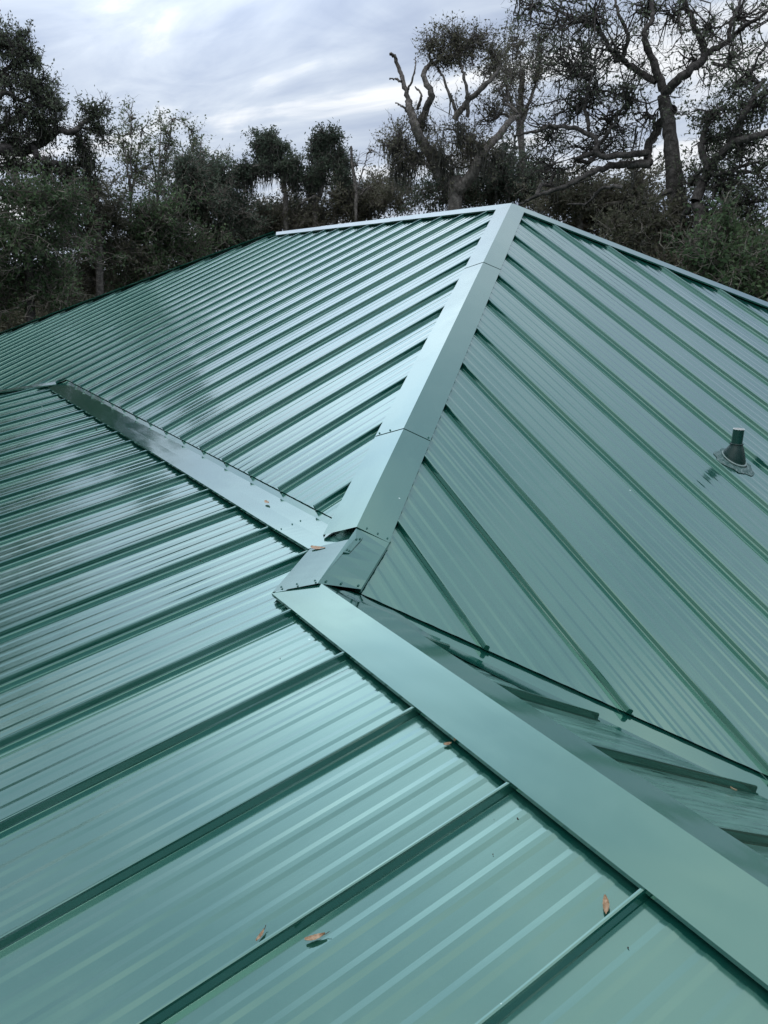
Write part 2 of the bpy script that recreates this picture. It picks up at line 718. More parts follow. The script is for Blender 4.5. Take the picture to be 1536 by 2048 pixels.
zMf = lambda x, y: zM(y)
zRf = lambda x, y: zR(x)
zFf = lambda x, y: zF(y)
zBf = lambda x, y: zB(y)
zBk = lambda x, y: ZP - PM * (y - YP)
zLf = lambda x, y: ZP - PM * (XL - x)
hd = np.array([hk, -1.0]) / math.hypot(hk, 1)          # plan direction down the near hip
pl_ = (hd[1], -hd[0])
pl_ = pl_ if pl_[0] < 0 else (-pl_[0], -pl_[1])
pr_ = (-pl_[0], -pl_[1])
y_end = 1.625
pk = (XP, YP, ZP)
hip_end = (XP + (YP - y_end) * hk, y_end, zM(y_end))
Lh = YP - y_end
cap_run("hip_cap", "broad bent cap covering the near hip", pk, hip_end, zMf, zRf, pl_, pr_, .152, .145,
        [(YP - 4.252) / Lh, (YP - 2.262) / Lh])
# main ridge
cap_run("ridge_cap", "long level cap along the main ridge", (XP + .01, YP, ZP), (XL - .02, YP, ZP), zMf, zBk, (0, -1), (0, 1), .138, .138, [.36, .72], False)
# far right hip
s2 = 1 / math.hypot(hk, 1)
e_r = np.array([xeR, yeBk, EAVE])
hd2 = np.array([hk, 1.0]) * s2
cap_run("hip_cap", "cap along the far right hip against the trees", pk, tuple(e_r), zRf, zBk, (hd2[1], -hd2[0]), (-hd2[1], hd2[0]), .14, .14, [.28, .56, .84], False)
# far left hip
cap_run("hip_cap", "cap down the far left hip, dark seen on edge", (XL, YP, ZP), (xeL, yeM, EAVE), lambda x, y: zM(y) + .042, zLf, (.7071, -.7071), (-.7071, .7071), .10, .14, [.2, .45, .7], False)

# lower piece of the hip, between the flashing and the low ridge
part = empty("hip_cap", tuple(W((-2.6, 1.45, -1.0))), house)
part['label'] = "short cap where hip, flashing and low ridge meet"
def sight(px, py, y):
    """point on the line of sight of a surveyed corner, at distance y"""
    d = FW + (px - 768) / FPX * RT - (py - 1024) / FPX * UP
    return d * (y / d[1])


cA = sight(712, 1075, 1.585)
cB = sight(635, 1167, 1.285)
lA, lB = np.array([-2.827, 1.434, zF(1.434) + .006]), np.array([-2.597, 1.156, zF(1.156) + .006])
rA, rB = np.array([-2.666, 1.738, zR(-2.666) + .003]), np.array([-2.461, 1.473, zR(-2.461) + .003])
dn = np.array([0, 0, -LIP])
up_n = np.array([hd[0], hd[1], -PM * hk / math.hypot(hk, 1) * 1.0]) * .05
sC = np.array(hip_end) + np.array([0, 0, .0005])
cL = sight(712, 1075, 1.585)
loft("cap_section", [lA + dn, lA, cL], [lB + dn, lB, cB], part, n=6, seed=5.5)
loft("cap_section", [cL, sC, rA, rA + dn], [cB, cB + np.array([0, 0, .0008]), rB, rB + dn], part, n=6, seed=5.9)
loft("cap_section", [sC - up_n + np.array([0, 0, -.001]), rA - up_n + np.array([0, 0, -.001])], [sC, rA], part, n=2, seed=6.4)
# small patch plate riveted over the joint
pt = [cA + (rA - cA) * .02 + np.array([0, 0, .004]), cA + (rA - cA) * .20 + np.array([0, 0, .004]),
      cA + (cB - cA) * .36 + (rB - cB) * .15 + np.array([0, 0, .004]), cA + (cB - cA) * .36 + np.array([0, 0, .004])]
mesh_np("patch_plate", [W(p) for p in pt] + [W(p - np.array([0, 0, .005])) for p in pt],
        [[0, 1, 2, 3], [0, 4, 5, 1], [1, 5, 6, 2], [2, 6, 7, 3], [3, 7, 4, 0]], M_CAP, part, [(p[0], p[1]) for p in pt] * 2)
nR = np.array([PR, 0, 1])
nF = np.array([0, -PF, 1])
for f, q in ((.3, .08), (.75, .06)):
    screw(pt[0] + (pt[1] - pt[0]) * f + (pt[3] - pt[0]) * q * 2, nR, part, .0042)
    screw(pt[3] + (pt[2] - pt[3]) * f - (pt[3] - pt[0]) * q * 2, nR, part, .0042)
for f in (.15, .5, .9):
    screw(cB + (rB - cB) * f + (cA - cB) * .05 + np.array([0, 0, .003]), nR, part, .0045)
    screw(lB + (cB - lB) * f + (cA - cB) * .05 + np.array([0, 0, .003]), nF, part, .0045)
for f in (.28, .62, .92):
    q = hip_section(np.array(hip_end), zMf, zRf, pl_, pr_, .152, .145, .0035)
    screw(np.array(q[2]) + (np.array(q[3]) - np.array(q[2])) * f - np.array([hd[0], hd[1], -PM * .7]) * .02, nR, part, .0045)

# low ridge cap
cap_x0, cap_x1 = -2.55, 3.2
part = empty("ridge_cap", tuple(W((0, YR, ZR))), house)
part['label'] = "wide cap along the low ridge in the foreground"
YF1, YB1 = 1.1518, 1.492
cr = ZR + .012


def ridge_sec(x, xr=None, k=0.0):
    return [(x - .055, YF1 + .004, zF(YF1) + .006 - LIP + k), (x - .055, YF1, zF(YF1) + .006 + k), (x + .075, YR, cr + .001 + k), (x + .02, YB1, zB(YB1) + .016 + k), (x + .02, YB1 - .004, zB(YB1) + .002 + k)]


loft("cap_section", ridge_sec(-2.543, k=-.003), ridge_sec(1.35), part, n=22, seed=8.0)
loft("cap_section", ridge_sec(1.30, k=.003), ridge_sec(3.2, k=.003), part, n=8, seed=2.0)

# transition flashing between the main front slope and the low slope
part = empty("transition_flashing", tuple(W((-5, YT, -1))), house)
part['label'] = "flat bright flashing below the main slope"
YFL, YBD = 1.4222, 1.612
zFl = lambda y: zF(YFL) + .006 + .21 * (y - YFL)


def flash_sec(x, k=0.0, dx=0.0):
    return [(x, YFL + .004, zFl(YFL) - LIP + k), (x, YFL, zFl(YFL) + k), (x + dx * .5, (YFL + YBD) / 2, zFl((YFL + YBD) / 2) - .001 + k),
            (x + dx, YBD, zFl(YBD) + k), (x + dx, YBD + .17, zFl(YBD) + .17 * (PM + .03) + k)]


xs = [-9.02, -6.05, -3.13, -2.82]
for i in range(2):
    loft("flashing_sheet", flash_sec(xs[i], -.0 if i == 0 else .0025, .0 if i else -.13), flash_sec(xs[i + 1] + .02, .0025 if i else 0.0), part, n=26, seed=i * 2.7 + .3)
A = flash_sec(-3.15, .004)
B = [(-2.83, YFL + .01, zF(YFL) - .009), (-2.83, YFL + .005, zFl(YFL) + .003), (-2.785, 1.52, zFl(1.52) + .003), (-2.745, YBD - .01, zFl(YBD) + .003), (-2.80, YBD + .06, zFl(YBD) + .003 + .06 * PM)]
loft("flashing_sheet", A, B, part, n=8, seed=9.1)
for (x, y) in ((-3.14, 1.50), (-3.145, 1.545), (-3.13, 1.44), (-2.835, 1.447), (-2.74, 1.56), (-6.02, 1.5)):
    screw((x, y, zFl(y) + .002), nF, part, .004)

# hip cap at the far left corner of the low slope
cap_run("hip_cap", "short cap turning the low slope round the far left corner", (HX - .02, HY - .02, zF(HY) + .004), (HX - 4.9, HY - 4.9, EAVE), zFf, lambda x, y: zF2(x),
        (.7071, -.7071), (-.7071, .7071), .11, .13, [.3, .6], False)

# valley flashing between the right slope and the rear slope
part = empty("valley_flashing", tuple(W((-1.5, 2.4, -1.5))), house)
part['label'] = "open valley flashing below the cut ends of the right slope"
VC, VD = np.array([-2.137, 1.770, -1.324]), np.array([.778, .748, -.395]) / .748


def val_sec(t):
    c = VC + VD * t
    up, dw = .20, max(.02, min(.34, (c[1] - 1.42) / .7))
    return [(c[0] - up * .7, c[1] + up * .7, c[2] + up * .7 * PR), tuple(c), (c[0] + dw * .7, c[1] - dw * .7, c[2] + dw * .7 * PB - .004)]


for i, (t0, t1) in enumerate(((-.28, .9), (.86, 2.0))):
    loft("flashing_sheet", val_sec(t0), val_sec(t1), part, n=14, seed=4.0 + i)
# crumpled end of the valley sheet tucked under the hip cap
V, F, UV = [], [], []
for i in range(9):
    for j in range(7):
        fi, fj = i / 8, j / 6
        p = (cB + np.array([.05, .03, -.022])) * (1 - fi) + (np.array([-2.02, 1.50, zB(1.5) + .014])) * fi
        q = (rB + np.array([.0, .03, -.035])) * (1 - fi) + (np.array([-2.17, 1.66, zB(1.66) + .004])) * fi
        c = p + (q - p) * fj
        c = c + np.array([0, 0, .016 * math.sin(fj * math.pi) * math.sin(fi * 5.2 + .4) - .006 * fi + .006 * math.sin(fi * 9 + fj * 4)])
        V.append(W(c))
        UV.append((fj * .2, fi * .4))
for i in range(8):
    for j in range(6):
        F.append([i * 7 + j, i * 7 + j + 1, (i + 1) * 7 + j + 1, (i + 1) * 7 + j])
mesh_np("flashing_sheet", V, F, M_CAP, part, UV, smooth=True)

# ------------------------------------------------------------------ vent pipe
vp = np.array([-2.877, 4.435, zR(-2.877) - RIB])
vent = empty("vent_pipe", tuple(W(vp)), house)
vent['label'] = "short dark vent pipe in a rubber boot on the right slope"


def lathe(name, prof, mat, base, tilt=(0, 0, 1), n=28, parent=None, smooth=True, wob=None):
    """prof: (radius, height, lean) lean 1 = follows the roof, 0 = level"""
    V = []
    nn = np.array([PR, 0, 1.0])
    for (r, h, ln) in prof:
        for i in range(n):
            an = 2 * math.pi * i / n
            rr = r * (1 + (wob(an) if wob else 0))
            x, y = math.cos(an) * rr, math.sin(an) * rr
            V.append(W(base + np.array([x, y, h - PR * x * ln])))
    F = []
    for k in range(len(prof) - 1):
        for i in range(n):
            F.append([k * n + i, k * n + (i + 1) % n, (k + 1) * n + (i + 1) % n, (k + 1) * n + i])
    return mesh_np(name, V, F, mat, parent, smooth=smooth)


lathe("pipe", [(.033, .02, 0), (.033, .205, 0)], M_PIPE, vp, parent=vent)
lathe("pipe_rim", [(.0332, .204, 0), (.034, .2045, 0), (.034, .2085, 0), (.0285, .2085, 0), (.0285, .10, 0)], M_PIPEIN, vp, parent=vent, smooth=False)
lathe("boot", [(.076, .006, 1), (.075, .012, 1), (.070, .020, 1), (.068, .036, .95), (.064, .048, .8), (.055, .070, .4), (.045, .093, .1), (.039, .104, 0), (.0385, .112, 0), (.034, .113, 0)], M_BOOT, vp, parent=vent)
lathe("clamp_ring", [(.071, .014, 1), (.076, .018, 1), (.077, .023, 1), (.072, .026, 1), (.067, .026, 1)], M_CLAMP, vp, parent=vent)
lathe("collar", [(.0345, .110, 0), (.041, .111, 0), (.0415, .116, 0), (.0345, .118, 0)], M_BOOT, vp, parent=vent)
lathe("sealant", [(.118, .0015, 1), (.112, .006, 1), (.095, .010, 1), (.072, .016, 1)], M_SEAL, vp, parent=vent,
      wob=lambda a: .10 * math.sin(3 * a + 1) + .06 * math.sin(7 * a) + .04 * math.sin(11 * a + 2))

# ------------------------------------------------------------------ walls and eaves
def box(name, x0, x1, y0, y1, z0, z1, mat, parent):
    V = [(x, y, z) for z in (z0, z1) for y in (y0, y1) for x in (x0, x1)]
    F = [[0, 2, 3, 1], [4, 5, 7, 6], [0, 1, 5, 4], [2, 6, 7, 3], [0, 4, 6, 2], [1, 3, 7, 5]]
    return mesh_np(name, V, F, mat, parent)


ez = EAVE + ZC
ov = .55
wt = ez - .16
box("wall", xeL + ov, xeR - ov, yeM + ov, yeM + ov + .2, 0, wt, M_WALL, house)
box("wall", xeL + ov, xeR - ov, yeBk - ov - .2, yeBk - ov, 0, wt, M_WALL, house)
box("wall", xeL + ov, xeL + ov + .2, yeM + ov + .2, yeBk - ov - .2, 0, wt, M_WALL, house)
box("wall", xeR - ov - .2, xeR - ov, yeM + ov + .2, yeBk - ov - .2, 0, wt, M_WALL, house)
box("wall", x_f2 + ov + .3, 2.6, yeF + ov, yeF + ov + .2, 0, wt, M_WALL, house)
box("wall", 2.4, 2.6, yeF + ov + .2, 3.2, 0, wt, M_WALL, house)
for (x0, x1, y0, y1) in ((x_f2, 3.0, yeF, yeF + .03), (xeR - .03, xeR, 3.75, yeBk), (xeL, xeR - .03, yeBk - .03, yeBk), (xeL, xeL + .03, yeM, yeBk - .03), (.0, 3.0, 3.70, 3.73)):
    box("fascia", x0, x1, y0, y1, ez - .22, ez - .07, M_CAP, house)


# ------------------------------------------------------------------ fallen leaves
def fallen_leaf(x, y, slope_z, nrm, length, width, ang, curl, label, h=0.0, stem=True):
    base = W((x, y, slope_z(x, y) + h))
    n = np.array(nrm, float) / np.linalg.norm(nrm)
    t = np.array([math.cos(ang), math.sin(ang), 0])
    t = t - n * t.dot(n)
    t /= np.linalg.norm(t)
    b = np.cross(n, t)
    e = empty("fallen_leaf", tuple(base))
    tag(e, label, "leaf", "brown oak leaves fallen on the roof")
    V, F = [], []
    N = 10
    for i in range(N + 1):
        f = i / N
        wv = width * .5 * (math.sin(math.pi * min(1, f * .92 + .08)) ** .75) * (1.08 if i % 2 else .95)
        if i == N:
            wv = .0008
        for q, sgn in enumerate((-1, -.5, 0, .5, 1)):
            hh = .003 + curl * ((f - .5) ** 2) * 2.2 + abs(sgn) ** 1.5 * width * (.40 if width < .015 else .12)
            V.append(base + t * (f - .5) * length + b * (sgn * wv + .12 * length * (f - .5) ** 2) + n * hh)
    for i in range(N):
        for q in range(4):
            F.append([i * 5 + q, i * 5 + q + 1, (i + 1) * 5 + q + 1, (i + 1) * 5 + q])
    mesh_np("blade", V, F, M_DRY, e, smooth=True)
    if stem:
        V, F = [], []
        for i in range(4):
            c = base + t * (length * .5 + i * .22 * length / 3) + n * (.003 + curl * .55 + i * .0015) + b * (.03 * length)
            for kx in range(4):
                an = kx * math.pi / 2
                V.append(c + (b * math.cos(an) + n * math.sin(an)) * .0009)
        for i in range(3):
            for kx in range(4):
                F.append([i * 4 + kx, i * 4 + (kx + 1) % 4, i * 4 + 4 + (kx + 1) % 4, i * 4 + 4 + kx])
        mesh_np("stem", V, F, M_STEM, e)


def ang_of(p, q, d0=1.8):
    """level direction on the low slope between two pixels"""
    a, b = on_plane(p), on_plane(q)
    return math.atan2(b[1] - a[1], b[0] - a[0])


def on_plane(q, n=(0, -PF, 1), c=F0 - RIB):
    d = FW + (q[0] - 768) / FPX * RT - (q[1] - 1024) / FPX * UP
    return d * (c / np.array(n).dot(d))


NB = (0, PB, 1)
for (pa, pb, wd_, curl, h, lab, st) in (
        ((611, 1886), (652, 1873), .0125, .004, 0, "long brown leaf lying flat between two seams, stem to the right", True),
        ((514, 1886), (531, 1862), .008, .003, 0, "narrow brown leaf standing beside a seam near the bottom of the roof", True),
        ((1213, 1832), (1212, 1795), .013, .004, 0, "brown pointed leaf leaning on the seam beside the low ridge cap", False),
        ((888, 1493), (904, 1490), .011, .003, 0, "small brown leaf tucked under the edge of the low ridge cap", False)):
    A, B = on_plane(pa), on_plane(pb)
    c = (A + B) / 2
    fallen_leaf(c[0], c[1], lambda x, y: zF(y) - RIB / math.cos(math.atan(PF)) + .001, nF, float(np.linalg.norm(B - A)), wd_, math.atan2(B[1] - A[1], B[0] - A[0]), curl, lab, h, st)
for (pa, pb, wd_, lab) in (
        ((530, 1003), (538, 1008), .018, "tiny curled leaf on the bright flashing beside its sheet joint"),
        ((621, 1096), (651, 1099), .026, "crumpled pale brown leaf where flashing and hip cap meet")):
    A, B = on_plane(pa, c=F0 + .011), on_plane(pb, c=F0 + .011)
    c = (A + B) / 2
    fallen_leaf(c[0], c[1], lambda x, y: zF(y) + .010, nF, float(np.linalg.norm(B - A)), wd_, math.atan2(B[1] - A[1], B[0] - A[0]), .006, lab, 0, False)
A = on_plane((1466, 1577), (0, PB, 1), zB(0) - .012)
fallen_leaf(A[0], A[1], lambda x, y: zB(y) - .02, NB, .022, .012, .5, .004, "small orange leaf caught above a seam end in the valley", 0, False)
A = on_plane((190, 858))
fallen_leaf(A[0], A[1], lambda x, y: zF(y) - RIB + .001, nF, .06, .03, .3, .006, "dark curled leaf on the low slope beside the far flashing", 0, False)

# dark crumbs of litter and a streak of bird lime
V, F = [], []
crumbs = [(1035, 1638), (405, 1123), (400, 1122), (196, 801), (330, 850), (387, 890), (584, 858), (416, 925), (560, 1318), (381, 1250), (988, 1640), (1256, 1897), (145, 830), (986, 1710)]
for (cx_, cy_) in crumbs:
    c = W(on_plane((cx_, cy_))) + np.array([0, 0, .002])
    r = rng.uniform(.0018, .0035) * max(1.0, np.linalg.norm(c - np.array([0, 0, ZC])) / 3)
    k0 = len(V)
    ax = rng.normal(size=(6, 3)) * .25
    for d, jx in zip(((1, 0, 0), (-1, 0, 0), (0, .6, 0), (0, -.6, 0), (0, 0, .5), (0, 0, -.3)), ax):
        V.append(c + (np.array(d) + jx) * r)
    for f in ((0, 2, 4), (2, 1, 4), (1, 3, 4), (3, 0, 4), (2, 0, 5), (1, 2, 5), (3, 1, 5), (0, 3, 5)):
        F.append([k0 + i for i in f])
tag(mesh_np("litter", V, F, M_CRUMB), "dark crumbs of litter scattered over the low slope", kind='stuff')

# ------------------------------------------------------------------ trees
def unit(v):
    return v / np.maximum(np.linalg.norm(v, axis=-1, keepdims=True), 1e-9)


def walk(S, E, K, wob):
    """N wavy paths from S to E with K segments"""
    N = len(S)
    f = np.linspace(0, 1, K + 1)[None, :, None]
    P = S[:, None, :] + (E - S)[:, None, :] * f
    L = np.linalg.norm(E - S, axis=1)[:, None, None]
    nz = np.cumsum(rng.normal(size=(N, K + 1, 3)), axis=1)
    nz = nz - nz[:, :1] - (nz[:, -1:] - nz[:, :1]) * f
    return P + nz * L * wob / math.sqrt(K)


def tubes(P, r0, r1, S=4, power=1.0):
    """tapered tubes along paths P (N,K,3) -> verts, quads"""
    N, K, _ = P.shape
    T = np.gradient(P, axis=1)
    T = unit(T)
    ref = unit(rng.normal(size=(N, 1, 3)) + np.array([0, 0, .2]))
    U = unit(np.cross(T, np.broadcast_to(ref, T.shape)))
    Vv = np.cross(T, U)
    f = np.linspace(0, 1, K)[None, :] ** power
    R = np.asarray(r0).reshape(-1, 1) * (1 - f) + np.asarray(r1).reshape(-1, 1) * f
    an = np.arange(S) * 2 * math.pi / S
    V = P[:, :, None, :] + R[:, :, None, None] * (U[:, :, None, :] * np.cos(an)[None, None, :, None] + Vv[:, :, None, :] * np.sin(an)[None, None, :, None])
    idx = np.arange(N * K * S).reshape(N, K, S)
    a = idx[:, :-1, :]
    b = np.roll(a, -1, axis=2)
    c = idx[:, 1:, :]
    d = np.roll(c, -1, axis=2)
    F = np.stack([a, b, d, c], axis=-1).reshape(-1, 4)
    return V.reshape(-1, 3), F


def join(parts):
    Vs, Fs, o = [], [], 0
    for v, f in parts:
        Vs.append(v)
        Fs.append(f + o)
        o += len(v)
    return np.concatenate(Vs), np.concatenate(Fs)


def leaf_quads(C, ln, wd_, droop=.0):
    N = len(C)
    a = unit(rng.normal(size=(N, 3)) + np.array([0, 0, -droop]))
    b = unit(np.cross(a, rng.normal(size=(N, 3))))
    l = (ln * rng.uniform(.65, 1.25, N))[:, None]
    w = (wd_ * rng.uniform(.7, 1.2, N))[:, None]
    V = np.stack([C - a * l * .5, C + b * w * .5 - a * l * .05, C + a * l * .5, C - b * w * .5 - a * l * .05], axis=1)
    return V.reshape(-1, 3), np.arange(N * 4).reshape(N, 4)


def smooth_path(pts, n=6):
    """Catmull-Rom through points"""
    P = np.array(pts, float)
    if len(P) == 2:
        return P[0] + (P[1] - P[0]) * np.linspace(0, 1, n + 1)[:, None]
    Q = np.concatenate([[2 * P[0] - P[1]], P, [2 * P[-1] - P[-2]]])
    out = []
    for i in range(len(P) - 1):
        p0, p1, p2, p3 = Q[i:i + 4]
        for t in np.linspace(0, 1, n, endpoint=False):
            out.append(.5 * ((2 * p1) + (-p0 + p2) * t + (2 * p0 - 5 * p1 + 4 * p2 - p3) * t * t + (-p0 + 3 * p1 - 3 * p2 + p3) * t ** 3))
    out.append(P[-1])
    return np.array(out)


def one_tube(path, r0, r1, S=8, power=1.0, gnarl=.0):
    P = path[None]
    V, F = tubes(P, [r0], [r1], S, power)
    if gnarl:
        V = V + rng.normal(size=V.shape) * gnarl
    return V, F


def ball(n):
    d = unit(rng.normal(size=(n, 3)))
    return d * (rng.uniform(0, 1, (n, 1)) ** (1 / 2.2))


def make_tree(name, label, base, trunk, limbs, lobes, leafm, barkm, lp=(.09, .045), n2=22, n3=9, nl=9, tw=.34, moss=0, group=None,
              twig_r=.010, r_trunk=.28, bare=False, droop=.3, cat="tree", gap=1.0, spread=1.0, wob=.30, moss_top=None, mdist=30.0, twigm=None):
    """trunk: list of points; limbs: list of (points, r0, r1); lobes: (centre, radii) crown masses reached by limbs"""
    e = empty(name, tuple(base))
    tag(e, label, cat, group)
    tp = smooth_path([base] + list(trunk))
    V, F = one_tube(tp, r_trunk, r_trunk * .55, 9, gnarl=.012)
    mesh_np("trunk", V, F, barkm, e, smooth=True)
    allp = [tp[int(len(tp) * .45):]]
    for (pts, r0, r1) in limbs:
        lpth = smooth_path(pts, 7)
        jit = rng.normal(size=lpth.shape) * .014
        jit[0] = 0
        lpth = lpth + jit
        V, F = one_tube(lpth, r0, r1, 7, gnarl=.006)
        mesh_np("limb", V, F, barkm, e, smooth=True)
        allp.append(lpth)
    cloud_pts = np.concatenate(allp)
    tw_parts, C_all, moss_pts = [], [], []
    for lb in lobes:
        c, rad = np.array(lb[0]), np.array(lb[1]) * spread
        dens = lb[2] if len(lb) > 2 else 1.0
        # limb from the nearest wood towards the lobe
        d = np.linalg.norm(cloud_pts - c, axis=1) + np.maximum(0, cloud_pts[:, 2] - c[2]) * 1.2
        s = cloud_pts[int(np.argmin(d))]
        m2 = max(4, int(n2 * dens))
        P1 = walk(s[None], c[None], 8, .22)
        L1 = np.linalg.norm(c - s)
        tw_parts.append(tubes(P1, [max(.02, min(.13, .022 * L1 + .025))], [.02], 5))
        # boughs spread over the lobe from points on that limb
        tgt = c + ball(m2) * rad * np.exp(rng.normal(0, .28, (m2, 1)))
        src = P1[0][rng.integers(3, 9, m2)]
        P2 = walk(src, tgt, 6, wob * .8)
        tw_parts.append(tubes(P2, np.full(m2, .021), np.full(m2, .007), 4))
        # twigs
        m3 = m2 * n3
        ii = rng.integers(0, m2, m3)
        kk = rng.integers(2, 7, m3)
        s3 = P2[ii, kk]
        dirs = unit(unit(s3 - c) * .7 + rng.normal(size=(m3, 3)) * .75 + np.array([0, 0, .15]))
        tl = tw * rng.uniform(.5, 1.3, m3)[:, None]
        P3_ = walk(s3, s3 + dirs * tl, 4, wob * .7)
        tw_parts.append(tubes(P3_, np.full(m3, twig_r), np.full(m3, twig_r * .4), 3))
        if not bare:
            m4 = int(m3 * nl)
            jj = rng.integers(0, m3, m4)
            # bunches: fewer leaves near the twig's foot, some twigs nearly bare
            fullness = rng.uniform(0, 1, m3) ** gap
            keep = rng.uniform(0, 1, m4) < fullness[jj] * 1.3
            jj = jj[keep]
            m4 = len(jj)
            kf = rng.integers(1, 5, m4)
            C_all.append(P3_[jj, kf] + rng.normal(size=(m4, 3)) * np.array([.07, .07, .06]) * (tw / .40))
        if moss and (moss_top is None or c[2] < at(900, moss_top, mdist)[2]):
            mm = int(moss * dens)
            mi = rng.integers(0, m2, mm)
            moss_pts.append(P2[mi, rng.integers(1, 7, mm)])
    if tw_parts:
        V, F = join(tw_parts)
        tag(mesh_np("branches", V, F, twigm or barkm, e, smooth=True), kind='stuff')
    if C_all:
        C = np.concatenate(C_all)
        V, F = leaf_quads(C, lp[0], lp[1], droop)
        tint = np.clip(.5 + .2 * rng.normal(size=len(C)) + .16 * np.sin(C[:, 0] * 1.9 + C[:, 2] * 2.3) + .12 * np.sin(C[:, 1] * 3.1 - C[:, 2] * 1.3), 0, 1)
        tag(mesh_np("crown", V, F, leafm, e, tint=tint), kind='stuff')
    if moss_pts:
        S = np.concatenate(moss_pts)
        S = np.repeat(S, 5, axis=0) + rng.normal(size=(len(S) * 5, 3)) * np.array([.10, .10, .05])
        N = len(S)
        ln = rng.uniform(.2, .95, N)
        E = S + np.stack([rng.normal(size=N) * .05, rng.normal(size=N) * .05, -ln], axis=1)
        P = walk(S, E, 4, .10)
        V, F = tubes(P, rng.uniform(.010, .028, N), np.full(N, .003), 3)
        tag(mesh_np("hanging_moss", V, F, ML_MOSS, e, tint=np.clip(rng.normal(.5, .25, len(F)), 0, 1)), kind='stuff')
    return e


def gb(px, dist):
    p = at(px, 600, dist)
    return np.array([p[0], p[1], -.05])


def lobe(px, py, dist, rx, ry, dens=1.0, dd=0.0):
    """a crown mass by its place and size in the photograph"""
    D = dist + dd
    k = D / FPX * 1.02
    return (at(px, py, D), (rx * k, max(rx, ry) * k * .9, ry * k), dens)


def tr(pts, dist, r0, r1, wig=.35):
    """a limb traced in the photograph, swaying in depth"""
    out = []
    ph = rng.uniform(0, 6)
    for i, (x, y) in enumerate(pts):
        out.append(at(x, y, dist + wig * math.sin(ph + i * 1.1) * (0 if i == 0 else 1)))
    return (out, r0, r1)


OAKS = "live oaks around the house"
# ---- right: the tall forked oak
D = 21.0
B0 = gb(1352, D)
c2 = lambda L: [(700 + x / 1.837, y / 1.837) for x, y in L]
limbsB = [
    tr(c2([(1150, 345), (1215, 285), (1290, 225), (1302, 180), (1270, 110), (1245, 40), (1205, -30)]), D, 0.114, 0.042),
    tr(c2([(1300, 205), (1390, 150), (1450, 95), (1510, 60), (1560, 20)]), D, 0.072, 0.023),
    tr(c2([(1390, 150), (1400, 90), (1430, 20), (1440, -60)]), D, 0.054, 0.023),
    tr(c2([(1150, 330), (1110, 215), (1080, 130), (1110, 60), (1100, -40)]), D, 0.102, 0.032),
    tr(c2([(1125, 300), (1050, 255), (980, 205), (920, 120), (870, 95)]), D, 0.084, 0.028),
    tr(c2([(1000, 215), (1020, 130), (985, 50), (970, -20)]), D, 0.060, 0.023),
    tr(c2([(930, 130), (890, 90), (740, 30), (690, 10)]), D, 0.042, 0.014),
    tr(c2([(1190, 395), (1130, 470), (1092, 555), (1100, 605)]), D, 0.120, 0.088),
    tr(c2([(1105, 605), (1000, 603), (900, 628), (800, 680), (700, 715), (625, 750)]), D - .15, 0.102, 0.028),
    tr(c2([(1095, 560), (920, 570), (895, 500), (770, 462), (690, 480), (600, 500)]), D - .1, 0.077, 0.023),
    tr(c2([(895, 560), (960, 470), (1000, 400), (1050, 350)]), D, 0.048, 0.019),
    tr(c2([(880, 480), (865, 400), (880, 310), (900, 260)]), D, 0.048, 0.019),
    tr(c2([(1180, 700), (1110, 735), (1050, 770), (1030, 870)]), D - 1, 0.060, 0.023),
    tr(c2([(1000, 690), (930, 690), (870, 745), (800, 750)]), D - 1.2, 0.048, 0.014),
    tr(c2([(1330, 230), (1400, 250), (1420, 290), (1400, 360)]), D, 0.036, 0.014),
]
lobesB = [lobe(*a) for a in (
    (1110, 45, D, 60, 50, .9), (1190, 30, D, 60, 55, .9, -1), (1165, 110, D, 60, 45, .9, 1), (1120, 115, D, 45, 45, .8), (1270, 25, D, 60, 50, .8, 1),
    (1230, 100, D, 60, 50, .7, -1), (1345, 30, D, 55, 50, .7, .5), (1420, 50, D, 60, 55, .8), (1490, 40, D, 55, 50, .8, 1),
    (1380, 120, D, 50, 40, .45), (1470, 110, D, 50, 40, .7), (1190, 180, D, 60, 40, .9, 1), (1255, 170, D, 55, 45, .8, -.5), (1150, 220, D, 60, 45, .9, 1.5),
    (1230, 250, D, 65, 40, .9, 1), (1290, 230, D, 40, 40, .55), (1100, 270, D, 60, 40, .9, 1.2), (1190, 300, D, 70, 40, 1.0, 2), (1100, 330, D, 55, 30, .8, 1), (1060, 20, D, 30, 30, .6))]
make_tree("live_oak", "tall forked oak with heavy dark limbs rising above the hip at upper right", B0,
          [at(1352, 460, D), at(1350, 380, D), at(1345, 320, D), at(1338, 255, D), at(1326, 190, D)], limbsB, lobesB, ML_OAK, M_BARK,
          lp=(.085, .045), n2=30, n3=8, nl=3.2, tw=.40, twig_r=.0055, moss=2, group=OAKS, r_trunk=.25, gap=1.8, spread=1.5)

# ---- right edge oak
D = 19.5
limbsC = [
    tr(c2([(1270, 740), (1320, 625), (1400, 532), (1480, 505), (1560, 480)]), D, .125, .06),
    tr(c2([(1320, 625), (1290, 540), (1310, 470), (1330, 400)]), D, .09, .04),
    tr(c2([(1400, 535), (1440, 440), (1480, 360), (1520, 290)]), D, .09, .04),
    tr(c2([(1265, 750), (1225, 790), (1215, 840)]), D, .07, .04),
]
lobesC = [lobe(*a) for a in (
    (1490, 150, D, 45, 45, .8), (1520, 210, D, 50, 50, 1.0), (1440, 230, D, 50, 40, .8), (1480, 280, D, 60, 45, 1.1), (1420, 300, D, 45, 40, .8, 1),
    (1520, 340, D, 55, 50, 1.2), (1450, 370, D, 60, 45, 1.1), (1390, 360, D, 45, 40, .8, 1.5), (1500, 420, D, 60, 45, 1.2), (1410, 430, D, 55, 40, 1.0, 1))]
